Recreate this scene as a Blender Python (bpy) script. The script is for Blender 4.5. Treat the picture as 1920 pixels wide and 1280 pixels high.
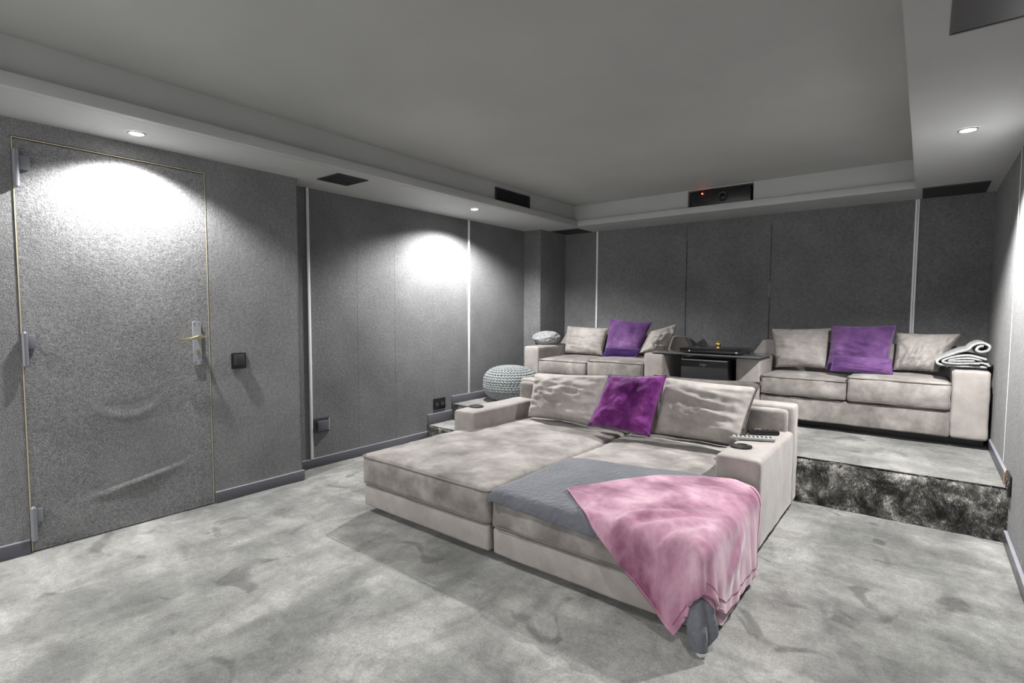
import bpy, bmesh, math, random
from math import sin, cos, pi, radians, hypot
from mathutils import Vector, Matrix, noise

random.seed(7)
S = bpy.context.scene
for o in list(bpy.data.objects):
    bpy.data.objects.remove(o, do_unlink=True)

# ------------------------------------------------------------------ camera
yaw, pit, rol = radians(38.22), radians(3.42), radians(0.23)
f0 = Vector((-sin(yaw), cos(yaw), 0)); r0 = Vector((cos(yaw), sin(yaw), 0)); u0 = Vector((0, 0, 1))
fw = f0 * cos(pit) - u0 * sin(pit); up = u0 * cos(pit) + f0 * sin(pit)
rt = r0 * cos(rol) + up * sin(rol); up2 = up * cos(rol) - r0 * sin(rol)
cd = bpy.data.cameras.new('camera'); cd.sensor_width = 36; cd.lens = 979 / 1920 * 36; cd.clip_start = .02
cam = bpy.data.objects.new('camera', cd); S.collection.objects.link(cam)
M = Matrix((rt, up2, -fw)).transposed().to_4x4(); M.translation = Vector((0, 0, 1.2)); cam.matrix_world = M
S.camera = cam

# ------------------------------------------------------------------ world, exposure
W = bpy.data.worlds.new('world'); S.world = W; W.use_nodes = True
W.node_tree.nodes['Background'].inputs[0].default_value = (.02, .02, .022, 1)
W.node_tree.nodes['Background'].inputs[1].default_value = .5
vs = S.view_settings
vs.view_transform = 'Standard'; vs.look = 'None'; vs.gamma = 1; vs.use_curve_mapping = False
vs.exposure = 1.0

# downlights: (x, y, power) in the soffit; those with y < 0.5 stand behind the camera
SPOTS = [(-3.19, .95, 54, 0), (-3.166, 3.477, 112, 0), (.134, 3.44, 135, 0), (.134, .95, 32, 1),
         (-3.19, -1.55, 125, 1), (.134, -1.55, 84, 1)]
SPOT_CONE = [(136, .42), (150, .5), (134, .55), (140, .7), (140, .7), (140, .7)]      # angle, softness of the rim
# broad fill light added behind the camera to brighten the front faces
FILL_POWER = 17
sl = bpy.data.lights.new('added_fill_light', 'AREA'); sl.shape = 'RECTANGLE'; sl.size = 3.2; sl.size_y = 1.7; sl.energy = FILL_POWER
so_ = bpy.data.objects.new('added_fill_light', sl); so_.location = (-1.5, -2.15, 1.2); so_.rotation_euler = (radians(86), 0, 0); S.collection.objects.link(so_)

# ------------------------------------------------------------------ materials
def mat(name, color, rough=.7, metal=0, sheen=0, sheen_tint=None, emis=None, estr=0, spec=.5):
    m = bpy.data.materials.new(name); m.use_nodes = True
    b = m.node_tree.nodes['Principled BSDF']
    b.inputs['Base Color'].default_value = (*color, 1); b.inputs['Roughness'].default_value = rough
    b.inputs['Metallic'].default_value = metal; b.inputs['Specular IOR Level'].default_value = spec
    if sheen:
        b.inputs['Sheen Weight'].default_value = sheen; b.inputs['Sheen Roughness'].default_value = .4
        if sheen_tint: b.inputs['Sheen Tint'].default_value = (*sheen_tint, 1)
    if emis:
        b.inputs['Emission Color'].default_value = (*emis, 1); b.inputs['Emission Strength'].default_value = estr
    return m

def N(m, t, **kw):
    n = m.node_tree.nodes.new(t)
    for k, v in kw.items(): setattr(n, k, v)
    return n
def L(m, a, b): m.node_tree.links.new(a, b)

def coords(m, scale=(1, 1, 1), rot=(0, 0, 0)):
    tc = N(m, 'ShaderNodeTexCoord'); mp = N(m, 'ShaderNodeMapping')
    mp.inputs['Scale'].default_value = scale; mp.inputs['Rotation'].default_value = rot
    L(m, tc.outputs['Object'], mp.inputs['Vector'])
    return mp.outputs['Vector']
def noise_node(m, vec, scale, detail=4, rough=.55, dist=0):
    n = N(m, 'ShaderNodeTexNoise'); n.inputs['Scale'].default_value = scale; n.inputs['Detail'].default_value = detail
    n.inputs['Roughness'].default_value = rough; n.inputs['Distortion'].default_value = dist
    L(m, vec, n.inputs['Vector']); return n.outputs['Fac']
def ramp(m, fac, stops):
    r = N(m, 'ShaderNodeValToRGB'); e = r.color_ramp.elements
    e[0].position = stops[0][0]; e[0].color = (*stops[0][1], 1)
    e[1].position = stops[-1][0]; e[1].color = (*stops[-1][1], 1)
    for p, c in stops[1:-1]:
        q = e.new(p); q.color = (*c, 1)
    L(m, fac, r.inputs['Fac']); return r.outputs['Color']
def mix(m, a, b, fac=.5, mode='MIX'):
    x = N(m, 'ShaderNodeMix', data_type='RGBA', blend_type=mode)
    if isinstance(fac, float): x.inputs[0].default_value = fac
    else: L(m, fac, x.inputs[0])
    L(m, a, x.inputs[6])
    if isinstance(b, tuple): x.inputs[7].default_value = (*b, 1)
    else: L(m, b, x.inputs[7])
    return x.outputs[2]
def bump(m, h, dist=.002, strength=1.0, prev=None):
    b = N(m, 'ShaderNodeBump'); b.inputs['Distance'].default_value = dist; b.inputs['Strength'].default_value = strength
    L(m, h, b.inputs['Height'])
    if prev: L(m, prev, b.inputs['Normal'])
    return b.outputs['Normal']
def BS(m): return m.node_tree.nodes['Principled BSDF']
def g(v): return (v, v, v)

def velvet(name, dark, mid, light, scale=5, sheen=.35, bump_d=.003, stretch=(1, 1, 1)):
    m = mat(name, mid, .85, sheen=sheen, spec=.15)
    v = coords(m, stretch)
    a = noise_node(m, v, scale, 5, .58, .25); c = noise_node(m, v, scale * 5, 4, .6)
    col = ramp(m, a, [(.32, dark), (.5, mid), (.68, light)])
    col = mix(m, col, ramp(m, c, [(.3, g(.8)), (.7, g(1.18))]), .5, 'MULTIPLY')
    L(m, col, BS(m).inputs['Base Color'])
    h = noise_node(m, v, 420, 2, .6)
    n1 = bump(m, a, .012, .35); n2 = bump(m, h, .0012, .4, n1)
    L(m, n2, BS(m).inputs['Normal'])
    return m

TAUPE = velvet('taupe_velvet', (.155, .142, .134), (.275, .254, .24), (.41, .384, .364), 5)
TAUPE_C = velvet('taupe_velvet_lit_cushion', (.30, .278, .262), (.40, .372, .352), (.49, .46, .437), 4, .35)  # lighter copy of the taupe: soft light on the cushions put into the colour
TAUPE_SHADE = velvet('taupe_velvet_shaded_side', (.11, .10, .095), (.16, .148, .14), (.22, .205, .195), 5.5)  # darker copy of the taupe: shade on the tucked-behind cushion put into the colour
TAUPE_P = mat('taupe_piping', (.17, .15, .14), .8, sheen=.2)
TAUPE_L = velvet('taupe_velvet_smooth', (.31, .284, .268), (.36, .332, .314), (.41, .38, .36), 3, .3)
PURPLE = velvet('aubergine_velvet', (.055, .006, .065), (.13, .018, .145), (.27, .06, .28), 7, .5)
PURPLE_P = mat('aubergine_piping', (.09, .012, .10), .7, sheen=.4)
VIOLET = velvet('violet_velvet', (.065, .026, .10), (.135, .062, .18), (.27, .155, .33), 3.5, .4)
VIOLET_D = velvet('deep_violet_velvet', (.018, .007, .045), (.035, .014, .08), (.06, .028, .12), 6, .25)
VIOLET_P = mat('violet_piping', (.10, .035, .18), .7, sheen=.4)
PINK = velvet('pink_fleece', (.20, .07, .125), (.42, .215, .30), (.60, .40, .48), 5.5, .5, stretch=(1, 1, .55))
PINK_H = mat('pink_fleece_hem', (.56, .28, .39), .85, sheen=.5)

def quilt_mat():
    m = mat('grey_quilt', (.14, .15, .18), .75, sheen=.25, spec=.3)
    v = coords(m); a = noise_node(m, v, 4, 3); L(m, ramp(m, a, [(.3, (.095, .102, .12)), (.7, (.145, .152, .175))]), BS(m).inputs['Base Color'])
    vo = N(m, 'ShaderNodeTexVoronoi', feature='DISTANCE_TO_EDGE'); vo.inputs['Scale'].default_value = 26; L(m, v, vo.inputs['Vector'])
    w = noise_node(m, v, 30, 3)
    n = bump(m, vo.outputs['Distance'], .012, .6); n = bump(m, w, .004, .4, n)
    L(m, n, BS(m).inputs['Normal']); return m
QUILT = quilt_mat()

def wall_mat(name, dark, light, stretch=(1, 1, 1)):
    m = mat(name, light, .95, spec=.1, sheen=.15)
    v = coords(m, stretch)
    f = noise_node(m, v, 190, 3, .7); c = noise_node(m, v, 2.2, 4, .6); k = noise_node(m, v, 45, 4, .7)
    col = ramp(m, f, [(.34, dark), (.66, light)])
    col = mix(m, col, ramp(m, k, [(.3, g(.8)), (.7, g(1.22))]), .85, 'MULTIPLY')
    col = mix(m, col, ramp(m, c, [(.3, g(.82)), (.7, g(1.12))]), 1.0, 'MULTIPLY')
    L(m, col, BS(m).inputs['Base Color'])
    n = bump(m, k, .006, .55); n = bump(m, f, .003, .6, n); n = bump(m, c, .03, .15, n)
    L(m, n, BS(m).inputs['Normal']); return m
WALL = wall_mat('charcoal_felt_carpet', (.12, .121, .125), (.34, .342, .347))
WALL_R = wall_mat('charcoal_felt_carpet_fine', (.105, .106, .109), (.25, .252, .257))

def paint(name, c, r=.6):
    m = mat(name, c, r, spec=.3); v = coords(m)
    a = noise_node(m, v, 1.5, 3); L(m, ramp(m, a, [(.3, tuple(x * .94 for x in c)), (.7, tuple(min(1, x * 1.05) for x in c))]), BS(m).inputs['Base Color'])
    L(m, bump(m, noise_node(m, v, 220, 2), .0008, .3), BS(m).inputs['Normal']); return m
CEIL = paint('grey_ceiling_paint', (.42, .43, .415))
SOFF = paint('soffit_paint', (.45, .46, .45))
STRIP = paint('white_strip_paint', (.88, .88, .90), .4)
SKIRT = paint('slate_skirting_paint', (.125, .125, .145), .35)
SCREENM = paint('screen_white', (.85, .85, .85), .8)

def carpet(name, shag=1.0):
    m = mat(name, (.4, .4, .38), .95, spec=.05, sheen=.35)
    v = coords(m, (1, 1, 1)); w = coords(m, (1, .6, 1), (0, 0, radians(38)))
    a = noise_node(m, w, 1.5, 6, .6, .5); b = noise_node(m, w, 6, 5, .62, .7); c = noise_node(m, v, 150, 3, .75); d = noise_node(m, v, 480, 2, .7)
    e = noise_node(m, v, 3.3, 3, .5, .9); f = noise_node(m, v, 28, 4, .7)
    h = noise_node(m, coords(m, (1, 3.2, 1), (0, 0, radians(-28))), 1.7, 5, .6, .3); k = noise_node(m, v, 62, 4, .75)
    col = ramp(m, a, [(.36, (.165, .17, .16)), (.47, (.232, .235, .224)), (.55, (.30, .30, .286)), (.66, (.37, .367, .35))])
    col = mix(m, col, ramp(m, b, [(.34, g(.68)), (.5, g(1.0)), (.66, g(1.25))]), .85, 'MULTIPLY')
    col = mix(m, col, ramp(m, h, [(.36, g(.78)), (.5, g(1.0)), (.62, g(1.22))]), .8, 'MULTIPLY')
    # trodden patches where the pile leans the other way, with crisp edges
    col = mix(m, col, ramp(m, e, [(.33, g(.52)), (.355, g(.75)), (.38, g(1.0)), (.63, g(1.0)), (.66, g(1.2))]), .85, 'MULTIPLY')
    col = mix(m, col, ramp(m, f, [(.3, g(.86)), (.7, g(1.14))]), .9, 'MULTIPLY')
    col = mix(m, col, ramp(m, k, [(.3, g(.84)), (.7, g(1.17))]), .9, 'MULTIPLY')
    col = mix(m, col, ramp(m, c, [(.3, g(.7)), (.7, g(1.3))]), .8, 'MULTIPLY')
    L(m, col, BS(m).inputs['Base Color'])
    n = bump(m, a, .02, .25); n = bump(m, b, .010, .5, n); n = bump(m, c, .006, .7, n); n = bump(m, d, .002, .5, n)
    L(m, n, BS(m).inputs['Normal']); return m
CARPET = carpet('pale_grey_shag_carpet')

def riser_mat():
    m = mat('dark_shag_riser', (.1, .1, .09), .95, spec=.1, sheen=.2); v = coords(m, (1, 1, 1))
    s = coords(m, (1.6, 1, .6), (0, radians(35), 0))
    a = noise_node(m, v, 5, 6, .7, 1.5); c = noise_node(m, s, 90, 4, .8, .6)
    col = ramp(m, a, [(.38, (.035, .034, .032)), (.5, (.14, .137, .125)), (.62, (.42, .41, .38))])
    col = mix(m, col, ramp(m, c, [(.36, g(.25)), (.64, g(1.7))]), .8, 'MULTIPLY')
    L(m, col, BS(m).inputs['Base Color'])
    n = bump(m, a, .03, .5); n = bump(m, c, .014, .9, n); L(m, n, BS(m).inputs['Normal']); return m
RISER = riser_mat()

BLACK = mat('black_plastic', (.012, .012, .014), .35)
BLACKG = mat('black_gloss', (.008, .008, .010), .12)
CHAR = mat('charcoal_plastic', (.035, .036, .042), .4)
GREYP = mat('slate_plastic', (.10, .105, .12), .35)
STEEL = mat('brushed_steel', (.38, .40, .43), .35, .35)
HINGE = mat('painted_hinge', (.24, .25, .28), .35, .3)
BRASS = mat('pale_brass', (.72, .60, .36), .28, 1)
GOLD = mat('gold', (.62, .43, .15), .35, 1)
EDGE = mat('raw_edge_wood', (.50, .46, .33), .6)
GLASS = mat('smoked_glass', (.10, .105, .11), .08)
HOLE = mat('dark_void', (.006, .006, .006), .9)
WHITEP = mat('pale_remote_plastic', (.36, .37, .36), .35)
LAMP = mat('lamp_glow', (1, 1, 1), .4, emis=(1, .98, .95), estr=40)
LED = mat('red_led', (.9, .02, .02), .3, emis=(1, .03, .02), estr=14)
TERRA = mat('raw_timber_edge', (.42, .24, .13), .8)
def wool(name, lo, hi, sc=60, d=.006):
    m = mat(name, hi, .95, sheen=.4, spec=.1); v = coords(m); a = noise_node(m, v, sc, 4, .7, .4)
    L(m, ramp(m, a, [(.35, lo), (.65, hi)]), BS(m).inputs['Base Color']); L(m, bump(m, a, d, .8), BS(m).inputs['Normal']); return m
WOOL = wool('grey_knit_wool', (.20, .22, .225), (.36, .39, .40), 90, .003)
FUR = wool('grey_fleece', (.22, .22, .23), (.52, .52, .53), 70, .012)
THROW = wool('pale_throw', (.30, .31, .31), (.50, .51, .51), 80, .004)

# ------------------------------------------------------------------ object helpers
def link(o, parent=None):
    S.collection.objects.link(o)
    if parent: o.parent = parent
    return o
def meshobj(name, verts, faces, m, parent=None, smooth=True):
    me = bpy.data.meshes.new(name); me.from_pydata([tuple(v) for v in verts], [], faces); me.update()
    o = bpy.data.objects.new(name, me); me.materials.append(m)
    if smooth: me.polygons.foreach_set('use_smooth', [True] * len(me.polygons))
    link(o, parent)
    if parent: o.matrix_parent_inverse = Matrix.Translation(-parent.location)
    return o
def bmobj(name, bm, m, parent=None, smooth=True):
    bmesh.ops.recalc_face_normals(bm, faces=bm.faces)
    me = bpy.data.meshes.new(name); bm.to_mesh(me); bm.free(); me.materials.append(m)
    o = bpy.data.objects.new(name, me)
    if smooth:
        me.polygons.foreach_set('use_smooth', [True] * len(me.polygons))
        me.set_sharp_from_angle(angle=radians(38))
    link(o, parent)
    if parent: o.matrix_parent_inverse = Matrix.Translation(-parent.location)
    return o
def empty(name, loc, label, cat, group=None):
    o = bpy.data.objects.new(name, None); o.location = loc; o.empty_display_size = .1; link(o)
    return tag(o, label, cat, group)
def tag(o, label, cat, group=None):
    o['label'] = label; o['category'] = cat
    if group: o['group'] = group
    return o
def struct(o): o['kind'] = 'structure'; return o
def box(bm, x0, x1, y0, y1, z0, z1, bev=0, seg=2):
    r = bmesh.ops.create_cube(bm, size=1)
    vs = r['verts']
    for v in vs: v.co = Vector(((x0 + x1) / 2 + v.co.x * (x1 - x0), (y0 + y1) / 2 + v.co.y * (y1 - y0), (z0 + z1) / 2 + v.co.z * (z1 - z0)))
    if bev:
        es = list({e for v in vs for e in v.link_edges})
        bmesh.ops.bevel(bm, geom=es, offset=bev, segments=seg, affect='EDGES', profile=.5)
def bx(name, dims, m, parent=None, bev=0, seg=2):
    bm = bmesh.new(); box(bm, *dims, bev=bev, seg=seg); return bmobj(name, bm, m, parent)
def cyl(bm, p0, p1, r0, r1=None, n=24, caps=True):
    r1 = r0 if r1 is None else r1
    p0 = Vector(p0); p1 = Vector(p1); d = p1 - p0
    q = Vector((0, 0, 1)).rotation_difference(d.normalized())
    mt = Matrix.Translation((p0 + p1) / 2) @ q.to_matrix().to_4x4()
    bmesh.ops.create_cone(bm, cap_ends=caps, segments=n, radius1=r0, radius2=r1, depth=d.length, matrix=mt)
def tube(bm, pts, r, n=8, closed=False):
    P = [Vector(p) for p in pts]; k = len(P); rings = []
    for i, p in enumerate(P):
        a = P[(i - 1) % k] if (closed or i) else P[0]; b = P[(i + 1) % k] if (closed or i < k - 1) else P[-1]
        t = (b - a).normalized(); ref = Vector((0, 0, 1)) if abs(t.z) < .9 else Vector((1, 0, 0))
        s = t.cross(ref).normalized(); w = s.cross(t).normalized()
        rr = r[i] if isinstance(r, (list, tuple)) else r
        rings.append([bm.verts.new(p + (s * cos(2 * pi * j / n) + w * sin(2 * pi * j / n)) * rr) for j in range(n)])
    m = k if closed else k - 1
    for i in range(m):
        A, B = rings[i], rings[(i + 1) % k]
        for j in range(n): bm.faces.new((A[j], A[(j + 1) % n], B[(j + 1) % n], B[j]))
    if not closed:
        bm.faces.new(rings[0][::-1]); bm.faces.new(rings[-1])
def fn(p, s=1.0, seed=0.0): return noise.noise(Vector(p) * s + Vector((seed, seed * 1.7, seed * .3)))
def fbm(p, s=1.0, seed=0.0): return noise.fractal(Vector(p) * s + Vector((seed, seed * 1.7, seed * .3)), 1.0, 2.0, 4)

def soft_box(name, d, m, parent, r=.03, n=28, amp=.004, crown=0.0, seed=0, crown_front=0.0):
    """rounded upholstered box, its faces gridded and slightly uneven"""
    x0, x1, y0, y1, z0, z1 = d; c = Vector(((x0 + x1) / 2, (y0 + y1) / 2, (z0 + z1) / 2)); h = Vector(((x1 - x0) / 2, (y1 - y0) / 2, (z1 - z0) / 2))
    step = max(h) * 2 / n
    def ax(hh):
        k = max(2, int(2 * (hh - r) / step)); inner = [-(hh - r) + 2 * (hh - r) * i / k for i in range(k + 1)]
        return [-hh, -hh + r * .15, -hh + r * .5] + inner + [hh - r * .5, hh - r * .15, hh]
    A = [ax(h.x), ax(h.y), ax(h.z)]
    bm = bmesh.new(); cache = {}
    def V(i, j, k):
        key = (i, j, k)
        if key in cache: return cache[key]
        p = Vector((A[0][i], A[1][j], A[2][k]))
        q = Vector([max(-(h[a] - r), min(h[a] - r, p[a])) for a in range(3)])
        dd = p - q
        if dd.length > 1e-7: dd = dd.normalized()
        w = q + dd * r if (p - q).length > 1e-7 else p
        nrm = dd if dd.length > .5 else Vector((0, 0, 1))
        ux, uy, uz = p.x / h.x, p.y / h.y, p.z / h.z
        w = w + nrm * (amp * (fbm(w + c, 7, seed) + .5 * fn(w + c, 18, seed)))
        if p.z > 0: w.z += crown * (1 - ux ** 4) * (1 - uy ** 4) * (p.z / h.z)
        if crown_front: w.y -= crown_front * (1 - ux ** 4) * (1 - uz ** 2) * (1 if p.y < 0 else 0) * abs(uy)
        cache[key] = bm.verts.new(w + c); return cache[key]
    X, Y, Z = [len(a) for a in A]
    def quad(a, b, c_, d_): bm.faces.new((a, b, c_, d_))
    for i in range(X - 1):
        for j in range(Y - 1):
            for k in (0, Z - 1): quad(V(i, j, k), V(i + 1, j, k), V(i + 1, j + 1, k), V(i, j + 1, k))
    for i in range(X - 1):
        for k in range(Z - 1):
            for j in (0, Y - 1): quad(V(i, j, k), V(i + 1, j, k), V(i + 1, j, k + 1), V(i, j, k + 1))
    for j in range(Y - 1):
        for k in range(Z - 1):
            for i in (0, X - 1): quad(V(i, j, k), V(i, j + 1, k), V(i, j + 1, k + 1), V(i, j, k + 1))
    bmesh.ops.recalc_face_normals(bm, faces=bm.faces)
    me = bpy.data.meshes.new(name); bm.to_mesh(me); bm.free(); me.materials.append(m)
    me.polygons.foreach_set('use_smooth', [True] * len(me.polygons))
    o = bpy.data.objects.new(name, me); link(o, parent)
    if parent: o.matrix_parent_inverse = Matrix.Translation(-parent.location)
    return o
def piping(parent_obj, x0, x1, y0, y1, z, m, r=.0045, rc=.03, seed=0):
    pts = []
    for (cx, cy, a0) in ((x1 - rc, y1 - rc, 0), (x0 + rc, y1 - rc, 90), (x0 + rc, y0 + rc, 180), (x1 - rc, y0 + rc, 270)):
        for k in range(5):
            a = radians(a0 + 22.5 * k); pts.append((cx + rc * cos(a), cy + rc * sin(a)))
    full = []
    for i in range(len(pts)):
        a, b = pts[i], pts[(i + 1) % len(pts)]; n = max(1, int(hypot(a[0] - b[0], a[1] - b[1]) / .06))
        for k in range(n):
            t = k / n; x = a[0] + (b[0] - a[0]) * t; y = a[1] + (b[1] - a[1]) * t
            full.append((x, y, z + .003 * fn((x, y, 0), 6, seed)))
    bm = bmesh.new(); tube(bm, full, r, 6, True)
    root = parent_obj.parent
    me = bpy.data.meshes.new('piping'); bmesh.ops.recalc_face_normals(bm, faces=bm.faces); bm.to_mesh(me); bm.free(); me.materials.append(m)
    me.polygons.foreach_set('use_smooth', [True] * len(me.polygons))
    o = bpy.data.objects.new('piping', me); link(o, parent_obj)
    return o

def pillow(name, C, th, m, mp, label, cat='cushion', group=None, seed=0, wr=.010, pinch=.05, lean=None, dirw=(1, .35), n=46, belly=.0):
    """C = bottom-left, bottom-right, top-right, top-left corners as seen from the room"""
    B = [Vector(c) for c in C]; ctr = sum(B, Vector()) / 4
    nrm = ((B[1] - B[0]).cross(B[3] - B[0])).normalized()
    if nrm.y > 0 and abs(nrm.y) > .2: nrm = -nrm
    def pos(u, v):
        uu = u * (1 - pinch * (1 - v * v)); vv = v * (1 - pinch * (1 - u * u))
        a, b = (uu + 1) / 2, (vv + 1) / 2
        p = B[0] * (1 - a) * (1 - b) + B[1] * a * (1 - b) + B[2] * a * b + B[3] * (1 - a) * b
        return p
    bm = bmesh.new(); G = {}
    def prof(u, v):
        e = (1 - u ** 4) * (1 - v ** 4)
        return max(0, e) ** .55
    for side in (1, -1):
        for i in range(n + 1):
            for j in range(n + 1):
                edge = i in (0, n) or j in (0, n)
                if side == -1 and edge: G[(side, i, j)] = G[(1, i, j)]; continue
                u = -cos(pi * i / n); v = -cos(pi * j / n)
                u = .5 * u + .5 * (2 * i / n - 1); v = .5 * v + .5 * (2 * j / n - 1)
                f = prof(u, v); p = pos(u, v)
                w = 0
                if side == 1:
                    q = Vector((u * dirw[1] - v * .25, v * dirw[0] + u * .3, seed * 3.1))
                    rid = 1 - abs(noise.noise(q * 2.6)) * 2.2; rid = max(-.4, rid)
                    w = wr * (rid * .9 + fbm((u, v, seed), 2.2)) * f
                    # puckers along the seams
                    ed = max(abs(u), abs(v)) ** 6
                    w += -.006 * ed * (.5 + .5 * sin(26 * (v if abs(u) > abs(v) else u) + seed)) * (f > 0)
                h = th / 2 * f * (1 + belly * -v * (side == 1))
                G[(side, i, j)] = bm.verts.new(p + nrm * side * (h + w))
    for side in (1, -1):
        for i in range(n):
            for j in range(n):
                q = [G[(side, i, j)], G[(side, i + 1, j)], G[(side, i + 1, j + 1)], G[(side, i, j + 1)]]
                bm.faces.new(q if side == 1 else q[::-1])
    rim = [G[(1, i, 0)].co.copy() for i in range(n)] + [G[(1, n, j)].co.copy() for j in range(n)] + \
          [G[(1, i, n)].co.copy() for i in range(n, 0, -1)] + [G[(1, 0, j)].co.copy() for j in range(n, 0, -1)]
    o = bmobj(name, bm, m); o.data.set_sharp_from_angle(angle=pi); tag(o, label, cat, group)
    b2 = bmesh.new(); tube(b2, rim, .0035, 6, True); bmobj('piping', b2, mp, o)
    return o

# ================================================================== THE SETTING
ZC, ZS = 2.31, 2.093          # ceiling, soffit
XL, XL2, XR = -3.40, -3.60, .385
YF, YB = -2.3, 5.30           # front (behind camera), back
PZ = .285                     # platform
DY0, DY1, DZ = .513, 1.345, 2.004

def grid_plane(name, x0, x1, y0, y1, z, step, amp, m, seed=0, yfun=None):
    nx = int((x1 - x0) / step) + 1; vs_ = []; ny = int((y1 - y0) / step) + 1
    for j in range(ny + 1):
        for i in range(nx + 1):
            x = x0 + (x1 - x0) * i / nx; b0 = yfun(x) if yfun else y0
            y = b0 + (y1 - b0) * j / ny
            vs_.append((x, y, z + amp * fbm((x, y, 0), 5, seed)))
    fs = [(j * (nx + 1) + i, j * (nx + 1) + i + 1, (j + 1) * (nx + 1) + i + 1, (j + 1) * (nx + 1) + i) for j in range(ny) for i in range(nx)]
    return meshobj(name, vs_, fs, m)
struct(grid_plane('floor', XL2, XR, YF, 3.75, 0, .035, .003, CARPET))
# raised platform at the back
edge_y = lambda x: 3.62 + .08 * (x - XL2) / (XR - XL2)
plat = struct(grid_plane('trim_1', XL2, XR, 3.65, YB, PZ, .035, .003, CARPET, 3, edge_y)); plat.name = 'floor_platform'
def shag_riser(name, x0, x1, yfun, z0, z1, parent=None, seed=0, amp=.016):
    nx = int((x1 - x0) / .012); nz = int((z1 - z0) / .012) + 4; vs_ = []
    for k in range(nz + 1):
        t = k / nz
        for i in range(nx + 1):
            x = x0 + (x1 - x0) * i / nx; z = z0 + (z1 - z0) * t
            a = amp * (fbm((x, z, 0), 9, seed) * 1.0 + .7 * fn((x, z, 0), 60, seed)) - .006
            if t > .93: a -= .010 * ((t - .93) / .07); 
            y = yfun(x) - a * 1.0 - .006
            if k == nz: y = yfun(x) + .004; z = z1 + .001
            vs_.append((x, y, z + (.004 * fn((x, 0, 0), 25, seed) if .85 < t < 1 else 0)))
    fs = [(k * (nx + 1) + i, k * (nx + 1) + i + 1, (k + 1) * (nx + 1) + i + 1, (k + 1) * (nx + 1) + i) for k in range(nz) for i in range(nx)]
    return meshobj(name, vs_, fs, RISER, parent)
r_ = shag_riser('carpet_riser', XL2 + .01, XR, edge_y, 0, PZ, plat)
def shag(name, x0, x1, yfun, z0, z1, count, parent, seed, ln=.027):
    """long carpet pile on an upright face: thin leaning blades, combed in patches"""
    rnd = random.Random(seed); V_, F_ = [], []
    for _ in range(count):
        x = rnd.uniform(x0, x1); z = rnd.uniform(z0, z1)
        a = noise.noise(Vector((x * 5, z * 7, seed))) * 3.0 + rnd.gauss(0, .45)
        out = max(.12, .45 + noise.noise(Vector((x * 8, z * 9, seed + 9))) * .9 + rnd.gauss(0, .15))
        l = ln * rnd.uniform(.6, 1.25); d = Vector((sin(a), -out, -abs(cos(a)) * .8 - .15)).normalized() * l
        p = Vector((x, yfun(x) - .004 - .012 * max(0, fbm((x, z, 0), 9, seed)), z)); w = Vector((cos(a), 0, sin(a))) * rnd.uniform(.0012, .0026)
        k = len(V_); q = p + d * .55 + Vector((0, -.001, .001)); e = p + d + Vector((0, 0, -.002)); e.z = max(e.z, .003)
        V_ += [p - w, p + w, q + w * .8, q - w * .8, e]; F_ += [(k, k + 1, k + 2, k + 3), (k + 3, k + 2, k + 4)]
    o = meshobj(name, V_, F_, SHAG, parent, False); o['kind'] = 'stuff'; return o
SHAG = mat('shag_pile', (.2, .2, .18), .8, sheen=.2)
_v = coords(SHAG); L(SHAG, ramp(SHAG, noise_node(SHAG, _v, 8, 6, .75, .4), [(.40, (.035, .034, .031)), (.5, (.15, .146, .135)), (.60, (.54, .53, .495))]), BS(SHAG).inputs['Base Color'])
shag('carpet_pile', -.70, XR - .002, edge_y, .004, PZ - .008, 42000, plat, 4)
# low step on the left, beside the daybed
stp = struct(grid_plane('floor_step', XL2, -2.68, 3.305, 3.63, .128, .03, .002, CARPET, 5))
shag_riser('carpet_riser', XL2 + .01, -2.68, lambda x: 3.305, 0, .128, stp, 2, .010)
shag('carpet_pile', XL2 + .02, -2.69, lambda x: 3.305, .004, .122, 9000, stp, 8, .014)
bx('step_side', (-2.686, -2.676, 3.31, 3.62, 0, .126), CARPET, stp)

# ---- left wall: box with the door, then the recessed wall
def wallbox(name, d, m): return struct(bx(name, d, m))
wl = wallbox('wall_left', (XL - .12, XL, YF, DY0 - .008, 0, ZS), WALL)
bx('wall_panel', (XL - .12, XL, DY1 + .008, 1.93, 0, ZS), WALL, wl)
bx('wall_panel', (XL - .12, XL, DY0 - .008, DY1 + .008, DZ + .008, ZS), WALL, wl)
bx('corner_bead', (XL - .010, XL + .001, 1.928, 1.934, .07, ZS), SKIRT, wl)
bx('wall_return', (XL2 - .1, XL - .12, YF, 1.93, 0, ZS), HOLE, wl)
# recessed wall made of carpet widths
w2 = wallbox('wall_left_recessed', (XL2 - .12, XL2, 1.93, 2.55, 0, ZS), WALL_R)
yy = [2.55, 2.93, 3.38, 3.86, 4.35, 4.81]
for a, b in zip(yy[:-1], yy[1:]): bx('carpet_panel', (XL2 - .12, XL2 + .0005 * (yy.index(a) % 2), a + .0012, b, 0, ZS), WALL_R, w2)
wallbox('wall_pillar', (XL2 - .1, -3.372, 4.79, YB + .02, 0, ZS), WALL_R)
# back wall of carpet panels
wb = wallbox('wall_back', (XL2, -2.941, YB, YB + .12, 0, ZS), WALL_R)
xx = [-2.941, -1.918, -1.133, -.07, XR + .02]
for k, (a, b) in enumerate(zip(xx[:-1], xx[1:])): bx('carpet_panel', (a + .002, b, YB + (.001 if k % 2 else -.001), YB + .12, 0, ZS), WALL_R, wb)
for x, za, zb in ((-1.918, .4, 1.9), (-1.133, .5, 2.0)):
    bx('seam_gap', (x - .0005, x + .003, YB - .0035, YB + .001, za, zb), HOLE, wb)
bx('seam_edge', (-1.136, -1.132, YB - .004, YB, 1.33, 1.47), EDGE, wb)
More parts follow.
